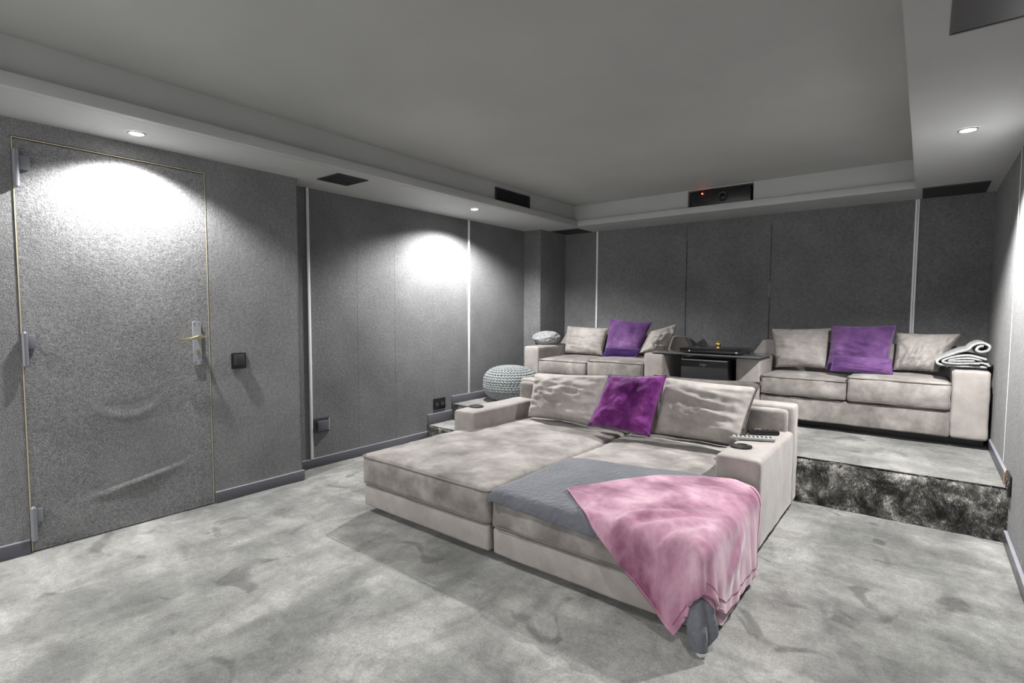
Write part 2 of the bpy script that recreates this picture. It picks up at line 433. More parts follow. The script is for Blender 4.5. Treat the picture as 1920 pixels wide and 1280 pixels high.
# right wall
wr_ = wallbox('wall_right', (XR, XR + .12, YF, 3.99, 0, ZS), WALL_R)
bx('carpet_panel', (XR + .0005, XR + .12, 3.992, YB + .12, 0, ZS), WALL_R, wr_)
bx('seam_edge', (XR - .002, XR + .002, 3.988, 3.994, .36, ZS), STRIP, wr_)
# wall behind the camera with the white cinema screen
struct(bx('wall_front', (XL2 - .1, XR + .12, YF - .12, YF, 0, ZC + .1), WALL))
scr = empty('projection_screen', (-1.5, YF + .03, .5), 'white projection screen on the wall behind the camera', 'screen')
bx('screen_fabric', (-2.9, -.1, YF + .012, YF + .03, .55, 2.0), SCREENM, scr)
for d in ((-2.95, -.05, YF + .001, YF + .04, 2.0, 2.05), (-2.95, -.05, YF + .001, YF + .04, .5, .55), (-2.95, -2.9, YF + .001, YF + .04, .55, 2.0), (-.1, -.05, YF + .001, YF + .04, .55, 2.0)):
    bx('frame', d, BLACK, scr)

# white vertical strips
def strip(n, d):
    o = struct(bx('trim_%d' % n, d, STRIP, None, .002)); return o
strip(1, (XL2 + .001, XL2 + .012, 2.112, 2.134, .07, ZS - .002))
strip(2, (XL2 + .001, XL2 + .012, 3.852, 3.872, .362, ZS - .002))
strip(3, (-2.951, -2.931, YB - .013, YB - .001, PZ, ZS - .002))
s4 = strip(4, (-.087, -.059, YB - .013, YB - .001, PZ, ZS - .002))
bx('centre_groove', (-.0745, -.0715, YB - .0145, YB - .012, PZ, ZS - .004), GREYP, s4)

# skirting
BEAD = mat('skirting_top_edge', (.34, .34, .38), .35)
def skirt(side, d):
    x0, x1, y0, y1, z0, z1 = d
    o = struct(bx('baseboard_' + side, d, SKIRT, None, .003))
    if side != 'left_c': bx('top_bead', (x0 + (.001 if side == 'back' else 0), x1, y0 - (.002 if side == 'back' else 0), y1, z1 - .003, z1 + .001), BEAD, o)
    return o
skirt('left', (XL, XL + .014, YF, DY0 - .012, 0, .07))
skirt('left_b', (XL, XL + .014, DY1 + .012, 1.944, 0, .07)).name = 'baseboard_left_middle'
skirt('left_c', (XL2, XL, 1.931, 1.944, 0, .07)).name = 'baseboard_left_return'
skirt('left_d', (XL2, XL2 + .014, 1.945, 3.30, 0, .07)).name = 'baseboard_left_recess'
skirt('left_e', (XL2, XL2 + .014, 3.30, 3.616, .128, .225)).name = 'baseboard_left_step'
skirt('left_f', (XL2, XL2 + .014, 3.616, 4.79, PZ, .36)).name = 'baseboard_left_platform'
skirt('right', (XR - .014, XR, YF, 3.69, 0, .065))
skirt('right_b', (XR - .014, XR, 3.80, YB - .01, PZ, PZ + .065)).name = 'baseboard_right_platform'
skirt('back', (-3.37, XR - .016, YB - .012, YB, PZ, PZ + .065))

# ceiling, soffits, lip
ce = struct(bx('ceiling', (XL2 - .1, XR + .12, YF - .1, YB + .12, ZC, ZC + .1), CEIL))
XS, XSR, YSB = -2.93, -.085, 4.83
XT, YT = XS - .05, YSB + .03
so = struct(bx('ceiling_soffit', (XL2 - .1, XT, YF, YB, ZS + .002, ZC), SOFF)); so.name = 'soffit_left'
struct(bx('soffit_right', (XSR, XR + .12, YF, YB, ZS, ZC), SOFF))
# back soffit with the projector niche cut out of it
NX0, NX1, NZ0, NZ1 = -1.76, -1.193, 2.15, 2.304
sb = struct(bx('soffit_back', (XT, NX0, YT, YB + .1, ZS + .002, ZC), SOFF))
bx('soffit_part', (NX1, XSR, YT, YB + .1, ZS + .002, ZC), SOFF, sb)
bx('soffit_part', (NX0, NX1, YT, YB + .1, ZS + .002, NZ0), SOFF, sb)
bx('soffit_part', (NX0, NX1, YT, YB + .1, NZ1, ZC), SOFF, sb)
bx('niche_back', (NX0, NX1, YT + .30, YT + .33, NZ0, NZ1), HOLE, sb)
bx('lip', (XT, XSR, YSB, YT, ZS, 2.150), SOFF, sb, .002)
bx('lip', (XT, XS, YF, YT, ZS, 2.150), SOFF, so, .002)
bx('soffit_skin', (XL2 - .1, XT, YF, YB, ZS, ZS + .002), SOFF, so)
bx('soffit_skin', (XT, XSR, YT, YB + .1, ZS, ZS + .002), SOFF, sb)
bx('cove_line', (XL2, XT, YF, YB, 2.297, 2.2975), SOFF, so)

# door
dr = empty('door_1', (XL - .02, DY0, 0), '', ''); del dr['label']; del dr['category']; struct(dr)
def door_leaf():
    nx, nz = 60, 130; vs_ = []
    for k in range(nz + 1):
        for i in range(nx + 1):
            y = DY0 + (DY1 - DY0) * i / nx; z = .006 + (DZ - .012) * k / nz
            u = (y - DY0) / (DY1 - DY0); b = .003 * fbm((y, z, 0), 2.5, 4)
            # sagging creases of the glued carpet
            for (zc, s, a, u0, u1, w) in ((.24, .16, .012, .25, .85, .018), (.62, -.20, .006, .25, .75, .03)):
                if u0 < u < u1:
                    q = (u - u0) / (u1 - u0); zz = zc + (s * (u - .5) if s > 0 else .12 * (2 * q - 1) ** 2)
                    b += a * math.exp(-((z - zz) / w) ** 2) * sin(pi * q) - a * .7 * math.exp(-((z - zz - .03) / w) ** 2) * sin(pi * q)
            e = min(i, nx - i, k, nz - k)
            vs_.append((XL + .002 + (b if e > 1 else 0), y, z))
    fs = [(k * (nx + 1) + i, k * (nx + 1) + i + 1, (k + 1) * (nx + 1) + i + 1, (k + 1) * (nx + 1) + i) for k in range(nz) for i in range(nx)]
    o = meshobj('leaf', vs_, fs, WALL, dr)
    return o
lf = door_leaf()
bx('leaf_core', (XL - .045, XL, DY0 + .002, DY1 - .002, .006, DZ - .006), WALL, dr)
bm = bmesh.new(); box(bm, XL - .02, XL + .004, DY0 - .006, DY0 - .001, .006, DZ); bmobj('edge_strip', bm, EDGE, dr)
bm = bmesh.new(); box(bm, XL - .02, XL + .003, DY1 + .001, DY1 + .0045, .006, DZ); bmobj('edge_strip', bm, EDGE, dr)
bm = bmesh.new(); box(bm, XL - .02, XL + .004, DY0 - .006, DY1 + .0045, DZ - .001, DZ + .004); bmobj('edge_strip', bm, EDGE, dr)
for z0, z1, w in ((1.775, 1.945, .045), (.925, 1.08, .035), (.065, .225, .030)):
    bm = bmesh.new(); cyl(bm, (XL + .020, DY0 + .004, z0), (XL + .020, DY0 + .004, z1), .0125, n=16)
    cyl(bm, (XL + .020, DY0 + .004, z1), (XL + .020, DY0 + .004, z1 + .010), .010, .004, n=12)
    cyl(bm, (XL + .020, DY0 + .004, z0 - .008), (XL + .020, DY0 + .004, z0), .004, .010, n=12)
    h = bmobj('hinge', bm, HINGE, dr)
    zc = z0 + .085 if z1 > 1.5 else z1 - .07
    bm = bmesh.new(); box(bm, XL + .005, XL + .020, DY0 + .006, DY0 + .01 + w, zc - .005, zc + .062, .003)
    o = bmobj('hinge_leaf', bm, HINGE, None); o.parent = h; o.matrix_parent_inverse = h.matrix_world.inverted() if False else Matrix.Translation(-dr.location)
    o.matrix_parent_inverse = Matrix.Identity(4)
# handle plate
def plate_bm(y, z0, z1, w, x0, x1):
    bm = bmesh.new(); n = 10; pts = []
    for k in range(n + 1): a = pi * k / n; pts.append((y + w * cos(a), z1 - w * .6 + w * .6 * sin(a)))
    for k in range(n + 1): a = pi + pi * k / n; pts.append((y + w * cos(a), z0 + w * .6 + w * .6 * sin(a)))
    lo = [bm.verts.new((x0, p[0], p[1])) for p in pts]; hi = [bm.verts.new((x1, y + (p[0] - y) * .93, p[1])) for p in pts]
    bm.faces.new(lo[::-1]); bm.faces.new(hi)
    for i in range(len(pts)): j = (i + 1) % len(pts); bm.faces.new((lo[i], lo[j], hi[j], hi[i]))
    return bm
HY = 1.276
hp = bmobj('handle_plate', plate_bm(HY, .868, 1.132, .023, XL + .006, XL + .018), STEEL, dr)
def sub(name, bm, m, par):
    o = bmobj(name, bm, m); o.parent = par; o.matrix_parent_inverse = Matrix.Identity(4)
    return o
bm = bmesh.new()
cyl(bm, (XL + .012, HY + .004, 1.035), (XL + .066, HY + .004, 1.035), .009, n=14)
tube(bm, [(XL + .066, HY + .024, 1.036), (XL + .068, HY + .004, 1.040), (XL + .066, HY - .02, 1.036), (XL + .062, HY - .05, 1.027), (XL + .062, HY - .085, 1.025), (XL + .060, HY - .112, 1.028)], [.006, .0095, .009, .0075, .007, .006], 10)
bmobj('lever', bm, BRASS, dr)
bm = bmesh.new(); cyl(bm, (XL + .016, HY, .953), (XL + .025, HY, .953), .009, n=16); box(bm, XL + .016, XL + .023, HY - .004, HY + .004, .930, .948); bmobj('lock_cylinder', bm, BRASS, dr)
for dz in (1.112, .886):
    for dy in (-.013, .013):
        bm = bmesh.new(); cyl(bm, (XL + .016, HY + dy, dz), (XL + .0195, HY + dy, dz), .003, n=8); bmobj('screw', bm, CHAR, dr)

# ================================================================== FITTINGS
# switch / thermostat
t = empty('wall_switch', (XL, 1.515, .88), 'square black raised wall switch beside the padded door', 'switch')
bx('plate', (XL + .001, XL + .012, 1.470, 1.560, .825, .925), BLACK, t, .004)
bx('button_block', (XL + .012, XL + .040, 1.482, 1.540, .848, .914), CHAR, t, .004)
bx('collar', (XL + .010, XL + .018, 1.477, 1.548, .842, .919), BLACK, t, .003)
# outlet cover low beside white strip
t = empty('wall_outlet', (XL2, 2.21, .25), 'grey covered wall socket low beside the left white strip', 'socket')
bx('plate', (XL2 + .001, XL2 + .010, 2.142, 2.279, .262, .372), CHAR, t, .004)
bx('cover', (XL2 + .010, XL2 + .028, 2.165, 2.258, .275, .352), GREYP, t, .006)
bx('rim', (XL2 + .010, XL2 + .016, 2.262, 2.274, .270, .365), STEEL, t, .002)
# double schuko
def double_socket(name, origin, M3, label, nh=2):
    t = empty(name, origin, label, 'socket')
    def P(bm):
        for v in bm.verts: v.co = M3 @ v.co + Vector(origin)
        return bm
    bm = bmesh.new(); box(bm, 0, .010, 0, .155, 0, .105, .004); bmobj('plate', P(bm), BLACK, t)
    for k in range(nh):
        c = .043 + .070 * k
        bm = bmesh.new(); cyl(bm, (.008, c, .052), (.013, c, .052), .026, n=24, caps=False); cyl(bm, (.010, c, .052), (.0105, c, .052), .026, n=24); bmobj('socket_ring', P(bm), CHAR, t)
        bm = bmesh.new(); cyl(bm, (.0105, c - .0095, .052), (.0112, c - .0095, .052), .0035, n=10); cyl(bm, (.0105, c + .0095, .052), (.0112, c + .0095, .052), .0035, n=10); bmobj('contact', P(bm), STEEL, t)
    return t
double_socket('wall_outlet', (XL2 + .001, 3.372, .258), Matrix.Identity(3), 'black double power socket on the left wall above the low step')
double_socket('wall_outlet', (XR - .001, 3.76, .262), Matrix.Rotation(pi, 3, 'Z'), 'black socket on the right wall at the platform edge')
bx('box_edge', (XR - .016, XR - .001, 3.762, 3.798, .288, .352), TERRA, bpy.data.objects['baseboard_right_platform'])

# ceiling speakers: square black grilles
def ceiling_grille(x0, x1, y0, y1, label, dz=.006):
    t = empty('ceiling_speaker', ((x0 + x1) / 2, (y0 + y1) / 2, ZS), label, 'speaker', None)
    bm = bmesh.new()
    for d in ((x0, x1, y0, y0 + .008), (x0, x1, y1 - .008, y1), (x0, x0 + .008, y0 + .008, y1 - .008), (x1 - .008, x1, y0 + .008, y1 - .008)):
        box(bm, *d, ZS - dz, ZS - .0005)
    bmobj('frame', bm, CHAR, t)
    bx('grille_cloth', (x0 + .008, x1 - .008, y0 + .008, y1 - .008, ZS - dz + .0015, ZS - .0005), BLACK, t)
    return t
ceiling_grille(-3.30, -3.05, 2.025, 2.262, 'black square ceiling speaker grille above the white strip by the door wall')
ceiling_grille(-3.345, -3.0, 4.955, 5.275, 'black square ceiling speaker grille in the far left corner of the soffit')
ceiling_grille(-.045, .325, 4.84, 5.27, 'black square ceiling speaker grille in the far right corner of the soffit')
ceiling_grille(.028, .30, 1.98, 2.235, 'black square ceiling speaker grille cut by the top right corner of the frame')

# air grille in tray wall
t = empty('air_vent', (XS, 3.78, 2.16), 'long black slatted air vent set in the left soffit side', 'vent')
VY0, VY1, VZ0, VZ1 = 3.533, 4.037, 2.158, 2.272
bx('backing', (XT - .0, XT + .001, VY0, VY1, VZ0, VZ1), HOLE, t)
bm = bmesh.new()
for d in ((VY0, VY1, VZ0, VZ0 + .008), (VY0, VY1, VZ1 - .008, VZ1), (VY0, VY0 + .008, VZ0 + .008, VZ1 - .008), (VY1 - .008, VY1, VZ0 + .008, VZ1 - .008)): box(bm, XT + .001, XT + .012, *d)
bmobj('frame', bm, CHAR, t)
for k in range(6):
    z = VZ0 + .017 + k * .016; bm = bmesh.new(); box(bm, XT + .002, XT + .010, VY0 + .008, VY1 - .008, z, z + .004); bmobj('slat', bm, CHAR, t)

# projector in niche
t = empty('projector', (-1.47, YT + .1, NZ0), 'black projector with a red standby light in the back soffit niche', 'projector')
bx('body', (-1.735, -1.215, YT + .014, YT + .28, NZ0 + .002, NZ1 - .012), BLACK, t, .008)
bm = bmesh.new(); cyl(bm, (-1.453, YT + .016, 2.222), (-1.453, YT + .002, 2.222), .044, .040, n=32, caps=False); cyl(bm, (-1.453, YT + .002, 2.222), (-1.453, YT + .006, 2.222), .040, .031, n=32, caps=False); bmobj('lens_ring', bm, CHAR, t)
bm = bmesh.new(); bmesh.ops.create_uvsphere(bm, u_segments=20, v_segments=10, radius=.030, matrix=Matrix.Translation((-1.453, YT + .022, 2.222)) @ Matrix.Diagonal((1, .5, 1, 1))); bmobj('lens', bm, BLACKG, t)
bm = bmesh.new(); bmesh.ops.create_uvsphere(bm, u_segments=12, v_segments=8, radius=.0065, matrix=Matrix.Translation((-1.633, YT + .011, 2.268))); bmobj('standby_light', bm, LED, t)

# downlights
names = {0: 'recessed downlight shining above the padded door', 1: 'recessed downlight near the right white strip of the left wall', 2: 'recessed downlight in the right soffit above the platform edge'}
for k, (x, y, pw, hid) in enumerate(SPOTS):
    lab = names.get(k, ['', '', '', 'added fill downlight in the right soffit above the camera', 'added fill downlight behind the camera on the door side', 'added fill downlight behind the camera on the right side'][k])
    t = empty('downlight', (x, y, ZS), lab, 'lamp', 'recessed soffit downlights')
    bm = bmesh.new(); n = 32; R0, R1 = .042, .030
    a = [[bm.verts.new((x + r * cos(2 * pi * i / n), y + r * sin(2 * pi * i / n), z)) for i in range(n)] for r, z in ((R0, ZS - .0005), (R0 - .002, ZS - .005), (R1 + .002, ZS - .005), (R1, ZS - .002))]
    for q in range(3):
        for i in range(n): j = (i + 1) % n; bm.faces.new((a[q][i], a[q][j], a[q + 1][j], a[q + 1][i]))
    bmobj('trim_ring', bm, STEEL, t)
    bm = bmesh.new(); cyl(bm, (x, y, ZS - .0025), (x, y, ZS - .0008), R1, n=24); bmobj('bulb', bm, LAMP, t)
    ld = bpy.data.lights.new('downlight_beam', 'SPOT'); ld.energy = pw; ld.spot_size = radians(SPOT_CONE[k][0]); ld.spot_blend = SPOT_CONE[k][1]; ld.shadow_soft_size = .02
    ld.color = (1, .985, .97)
    lo = bpy.data.objects.new('beam', ld); lo.location = (x, y, ZS - .03); link(lo)
    lo.parent = t; lo.matrix_parent_inverse = Matrix.Translation(-t.location)

# ================================================================== DAYBED
DB = empty('daybed', (-1.6, 2.7, 0), 'large taupe velvet double daybed with deep seats in the middle of the room', 'sofa')
AX0, AX1, XM = -2.63, -.58, -1.585
for (a, b) in ((-2.575, XM - .012), (XM + .012, -.60)):
    soft_box('base', (a, b, 1.852, 3.44, .040, .166), TAUPE_L, DB, .014, 30, .0025, seed=a)
SEATZ = .345
def crown(x, y):
    """height of the daybed seat surface"""
    for (a, b) in ((-2.585, XM - .006), (XM + .006, -.60)):
        if a < x < b:
            ux = 2 * (x - a) / (b - a) - 1; uy = max(-1, min(1, 2 * (y - 1.845) / (3.44 - 1.845) - 1)); return SEATZ + .022 * (1 - ux ** 4) * (1 - uy ** 4)
    return SEATZ
for k, (a, b) in enumerate(((-2.585, XM - .006), (XM + .006, -.60))):
    sc = soft_box('seat_cushion', (a, b, 1.845, 3.44, .170, SEATZ + .004), TAUPE, DB, .028, 44, .006, .022, seed=2 + k * 5, crown_front=.012)
    piping(sc, a - .001, b + .001, 1.841, 3.44, SEATZ - .008, TAUPE_P, .0045, .032, k)
    piping(sc, a + .002, b - .002, 1.845, 3.44, .182, TAUPE_P, .0035, .032, k + 3)
# arms with cup holders
for (a, b, cx, cy) in ((AX0, -2.435, -2.56, 2.83), (-.797, AX1, -.725, 2.868)):
    top = soft_box('arm', (a, b, 2.66, 3.46, .040, .486), TAUPE_L, DB, .024, 30, .003, .004, seed=a)
    bm = bmesh.new(); n = 36
    rings = [[bm.verts.new((cx + r * cos(2 * pi * i / n), cy + r * sin(2 * pi * i / n), z)) for i in range(n)] for r, z in ((.054, .491), (.053, .4975), (.046, .4975), (.044, .4955), (.0435, .4945))]
    for q in range(4):
        for i in range(n): j = (i + 1) % n; bm.faces.new((rings[q][i], rings[q][j], rings[q + 1][j], rings[q + 1][i]))
    bm.faces.new(rings[-1])
    bmobj('cup_holder', bm, BLACK, DB)
bk = soft_box('backrest', (AX0, AX1, 3.452, 3.60, .040, .636), TAUPE_L, DB, .022, 44, .004, 0, seed=9)
soft_box('back_pad', (AX0 + .03, AX1 - .03, 3.40, 3.455, .36, .615), TAUPE, DB, .022, 40, .006, 0, seed=11)
for x, y in ((-2.5, 1.95), (-1.7, 1.95), (-1.48, 1.95), (-.68, 1.95), (-2.5, 3.5), (-.68, 3.5)):
    bx('foot', (x - .03, x + .03, y - .03, y + .03, 0, .042), BLACK, DB, .004)

# daybed pillows
pillow('cushion', [(-2.37, 3.215, .383), (-1.80, 3.215, .388), (-1.735, 3.327, .742), (-2.385, 3.316, .712)], .15, TAUPE_C, TAUPE_P, 'crumpled taupe velvet cushion at the left end of the daybed', seed=1.3, wr=.020, dirw=(1.3, .6))
pillow('cushion', [(-1.770, 3.075, .420), (-1.318, 3.070, .414), (-1.258, 3.175, .795), (-1.655, 3.165, .768)], .12, PURPLE, PURPLE_P, 'aubergine purple velvet cushion in the middle of the daybed', seed=4.1, wr=.016, pinch=.06)
pillow('cushion', [(-1.315, 3.135, .426), (-.812, 3.13, .430), (-.745, 3.24, .760), (-1.30, 3.25, .772)], .14, TAUPE_C, TAUPE_P, 'smooth taupe velvet cushion in front at the right end of the daybed', seed=7.7, wr=.012, pinch=.03, dirw=(1.2, .3))
pillow('cushion', [(-1.375, 3.33, .402), (-.83, 3.33, .43), (-.752, 3.372, .775), (-1.425, 3.372, .765)], .07, TAUPE_SHADE, TAUPE_P, 'taupe cushion with shade in its colour, mostly hidden behind the smooth one on the daybed', seed=2.2)

# ================================================================== SOFAS on the platform
def sofa(X0, X1, label, zr, Y0, aw, zt, zb, zs):
    Y1 = 5.265
    t = empty('sofa', ((X0 + X1) / 2, 4.9, PZ), label, 'sofa', 'taupe two-seat sofas on the platform')
    xm = (X0 + X1) / 2; zc = zs - .152
    soft_box('base', (X0 + aw + .002, X1 - aw - .002, Y0 + .006, Y1 - .18, zb, zc - .004), TAUPE, t, .015, 30, .003, seed=X0)
    for (a, b) in ((X0, X0 + aw), (X1 - aw, X1)):
        soft_box('arm', (a, b, Y0, Y1 - .14, zb, zt), TAUPE_L, t, .020, 26, .003, .003, seed=a)
    for k, (a, b) in enumerate(((X0 + aw + .006, xm - .003), (xm + .003, X1 - aw - .006))):
        sc = soft_box('seat_cushion', (a, b, Y0 - .012, Y1 - .19, zc, zs + zr[k]), TAUPE, t, .024, 26, .006, .018, seed=X0 + k * 3, crown_front=.012)
        piping(sc, a - .001, b + .001, Y0 - .015, Y1 - .2, zs - .008 + zr[k], TAUPE_P, .004, .028, k)
        piping(sc, a + .001, b - .001, Y0 - .012, Y1 - .2, zc + .012, TAUPE_P, .003, .028, k + 2)
    pts = [(X0, zb), (X1, zb), (X1, zt + .002), (X1 - .085, .943), (X0 + .085, .943), (X0, zt + .002)]
    bm = bmesh.new(); A = [bm.verts.new((p[0], Y1 - .138, p[1])) for p in pts]; B = [bm.verts.new((p[0], Y1, p[1])) for p in pts]
    bm.faces.new(A); bm.faces.new(B[::-1])
    for i in range(6): j = (i + 1) % 6; bm.faces.new((A[i], B[i], B[j], A[j]))
    bmesh.ops.bevel(bm, geom=list(bm.edges), offset=.014, segments=3, affect='EDGES', profile=.5)
    bmobj('backrest', bm, TAUPE_L, t)
    bx('plinth', (X0 + .012, X1 - .012, Y0 + .13, Y1 - .06, PZ + .004, zb + .004), BLACK, t)
    return t
sofa(-1.223, .362, 'taupe velvet two-seat sofa on the platform beside the right wall', (0, .035), 4.58, .193, .812, .350, .684)
sofa(-3.322, -1.785, 'taupe velvet two-seat sofa on the platform in the far left corner', (0, .025), 4.42, .186, .822, .350, .700)

pillow('cushion', [(-.985, 4.93, .722), (-.605, 4.935, .737), (-.598, 5.06, 1.062), (-1.055, 5.055, 1.046)], .13, TAUPE_C, TAUPE_P, 'taupe velvet cushion left of the purple one on the right sofa', seed=3.3, wr=.016)
pillow('cushion', [(-.601, 4.859, .736), (-.198, 4.853, .727), (-.165, 4.975, 1.095), (-.588, 4.972, 1.084)], 
 .12, VIOLET, VIOLET_P, 'violet velvet cushion upright in the middle of the right sofa', seed=5.5, wr=.016)
pillow('cushion', [(-.165, 4.955, .757), (.098, 4.952, .757), (.218, 5.055, 1.039), (-.160, 5.055, 1.035)], .12, TAUPE_C, TAUPE_P, 'creased taupe velvet cushion beside the folded throw on the right sofa', seed=8.1, wr=.022, dirw=(.6, 1.4))
pillow('small_cushion', [(-.556, 4.725, .742), (-.161, 4.724, .745), (-.172, 4.764, .848), (-.543, 4.768, .855)], .05, VIOLET, VIOLET_P, 'small long violet cushion lying in front of the violet one, right sofa', seed=6.1, wr=.006, pinch=.02, n=28)
pillow('cushion', [(-3.165, 4.94, .722), (-2.675, 4.945, .728), (-2.653, 5.046, 1.012), (-3.175, 5.05, 1.024)], .13, TAUPE_C, TAUPE_P, 'taupe velvet cushion at the left end of the far left sofa', seed=1.9, wr=.016)
pillow('cushion', [(-2.60, 4.853, .735), (-2.225, 4.857, .745), (-2.135, 4.975, 1.086), (-2.603, 4.982, 1.117)], .12, VIOLET, VIOLET_P, 'light violet cushion tilted in the middle of the far left sofa', seed=9.4, wr=.014)
pillow('small_cushion', [(-2.562, 4.74, .736), (-2.195, 4.744, .752), (-2.173, 4.779, .822), (-2.535, 4.778, .822)], .045, VIOLET_D, VIOLET_P, 'small deep violet cushion at the foot of the light violet one', seed=2.7, wr=.006, pinch=.02, n=28)
pillow('cushion', [(-2.165, 4.76, .790), (-2.005, 5.02, .775), (-1.915, 5.06, 1.078), (-2.110, 4.90, 1.000)], .14, TAUPE_C, TAUPE_P, 'taupe cushion turned on edge against the right arm, far left sofa', seed=4.9, wr=.018, pinch=.05)

# fluffy throw slumped over left sofa arm
def blob(name, c, r, m, label, cat, f, nu=64, nv=40, pw=2.4):
    vs_ = []; fs = []
    for j in range(nv + 1):
        ph = pi * j / nv - pi / 2
        for i in range(nu):
            th = 2 * pi * i / nu
            d = Vector((cos(ph) * cos(th), cos(ph) * sin(th), sin(ph)))
            s = (abs(d.x) ** pw + abs(d.y) ** pw + abs(d.z) ** pw) ** (-1 / pw); d = d * s
            p = Vector((d.x * r[0], d.y * r[1], d.z * r[2])); k = f(th, ph, d)
            vs_.append(Vector(c) + p * (1 + k))
    for j in range(nv):
        for i in range(nu): fs.append((j * nu + i, j * nu + (i + 1) % nu, (j + 1) * nu + (i + 1) % nu, (j + 1) * nu + i))
    o = meshobj(name, vs_, fs, m); return tag(o, label, cat)
blob('fur_cushion', (-3.275, 4.78, .896), (.150, .14, .076), FUR, 'fluffy pale grey cushion slumped on the left arm of the far sofa', 'cushion', lambda t_, p_, d: .10 * fbm(d, 2, 3) + .05 * fn(d, 12, 3), 90, 60, 2.2)

# knitted pouf
pf = empty('knitted_pouf', (-3.27, 4.12, PZ), 'round grey knitted pouf on the platform by the left wall', 'pouf')
def knit_core():
    nu, nv = 72, 36
    vs_ = []; c = Vector((-3.27, 4.12, PZ + .178))
    for j in range(nv + 1):
        ph = pi * j / nv - pi / 2
        for i in range(nu):
            th = 2 * pi * i / nu; d = Vector((cos(ph) * cos(th), cos(ph) * sin(th), sin(ph)))
            s = (abs(hypot(d.x, d.y)) ** 2.6 + abs(d.z) ** 2.6) ** (-1 / 2.6)
            vs_.append(c + Vector((d.x * .262, d.y * .262, d.z * .170)) * s)
    fs = [(j * nu + i, j * nu + (i + 1) % nu, (j + 1) * nu + (i + 1) % nu, (j + 1) * nu + i) for j in range(nv) for i in range(nu)]
    meshobj('core', vs_, fs, mat('pouf_core', (.02, .022, .024), .95), pf)
    # chunky stocking stitches, each a pair of slanted loops
    VV, FF, rows = [], [], 22
    unit = []
    for lat in (-45, 0, 45):
        for k in range(6): unit.append(Vector((cos(radians(lat)) * cos(pi * k / 3), sin(radians(lat)), cos(radians(lat)) * sin(pi * k / 3))))
    uf = [(r * 6 + k, r * 6 + (k + 1) % 6, (r + 1) * 6 + (k + 1) % 6, (r + 1) * 6 + k) for r in range(2) for k in range(6)] + [tuple(range(5, -1, -1)), tuple(range(12, 18))]
    for j in range(rows):
        ph = -pi / 2 + pi * (j + .9) / (rows + .6)
        n = max(6, int(50 * cos(ph) ** .8))
        for i in range(n):
            th = 2 * pi * (i + .5 * (j % 2)) / n
            for sgn in (-1, 1):
                dth = 2 * pi / n * .24 * sgn
                d = Vector((cos(ph) * cos(th + dth), cos(ph) * sin(th + dth), sin(ph)))
                s = (abs(hypot(d.x, d.y)) ** 2.6 + abs(d.z) ** 2.6) ** (-1 / 2.6)
                p = c + Vector((d.x * .266, d.y * .266, d.z * .174)) * s
                T = Vector((-sin(th), cos(th), 0)); nn = Vector((d.x, d.y, d.z * 1.5)).normalized(); U = nn.cross(T).normalized()
                if U.z < 0: U = -U
                ax_ = (U + T * .6 * sgn).normalized(); sd = nn.cross(ax_).normalized()
                w = pi * .25 * 2 * cos(ph) / n * .34 + .001; k0 = len(VV)
                VV += [p + sd * (q.x * w) + ax_ * (q.y * .0235) + nn * (q.z * .0085) for q in unit]
                FF += [tuple(k0 + x for x in f) for f in uf]
    o = meshobj('knitted_cover', VV, FF, WOOL, pf); o['kind'] = 'stuff'
knit_core()

# ================================================================== BETWEEN THE SOFAS
t = empty('mini_fridge', (-1.48, 4.75, PZ), 'black mini fridge standing between the two platform sofas', 'fridge')
FY = 4.50
bx('cabinet', (-1.655, -1.262, FY + .035, FY + .50, PZ + .01, .790), BLACK, t, .006)
dd = bx('door', (-1.655, -1.262, FY, FY + .033, PZ + .03, .772), mat('fridge_door', (.009, .009, .011), .45), t, .004)
bx('handle_rail', (-1.652, -1.265, FY - .006, FY + .020, .774, .785), STEEL, t, .002)
bm = bmesh.new()
LX, LZ, LYY = -1.463, .742, FY - .001
for k, (w, h_) in enumerate(((.006, .016), (.008, .011), (.006, .014), (.009, .010))):
    box(bm, LX - .026 + k * .013, LX - .026 + k * .013 + w, LYY - .001, LYY + .001, LZ - h_ / 2, LZ + h_ / 2)
tube(bm, [(LX - .006, LYY, LZ - .014), (LX + .004, LYY, LZ - .018), (LX + .014, LYY, LZ - .013)], .0014, 5)
bmobj('emblem', bm, STEEL, dd); bpy.data.objects['emblem'].matrix_parent_inverse = Matrix.Translation(-t.location) @ Matrix.Identity(4)
for o in [bpy.data.objects['emblem']]: o.matrix_parent_inverse = Matrix.Identity(4)
for x in (-1.62, -1.30): bx('foot', (x - .02, x + .02, FY + .08, FY + .12, PZ, PZ + .012), BLACK, t)

t = empty('glass_shelf', (-1.45, 4.6, .83), 'smoked glass plate bridging the inner arms of the two sofas', 'shelf')
bx('glass_plate', (-1.90, -1.0, 4.415, 4.90, .8285, .8365), GLASS, t, .0015)
t = empty('media_player', (-1.37, 4.7, .84), 'flat black glass-topped box lying on the smoked glass plate', 'player')
bx('body', (-1.66, -1.16, 4.475, 4.88, .846, .872), BLACK, t, .004)
bx('glass_top', (-1.668, -1.150, 4.465, 4.885, .873, .879), BLACKG, t, .0015)
for x in (-1.575, -1.19):
    bm = bmesh.new(); cyl(bm, (x, 4.468, .860), (x, 4.477, .860), .008, n=14); bmobj('metal_stud', bm, STEEL, t)
for x in (-1.63, -1.19):
    for y in (4.5, 4.86):
        bm = bmesh.new(); cyl(bm, (x, y, .8368), (x, y, .847), .010, n=12); bmobj('foot', bm, CHAR, t)
t = empty('gold_ornament', (-1.40, 4.72, .88), 'small round gold ornament on top of the black box', 'ornament')
bm = bmesh.new(); cyl(bm, (-1.415, 4.74, .8795), (-1.415, 4.74, .886), .014, .012, n=20); bmobj('base', bm, GOLD, t)
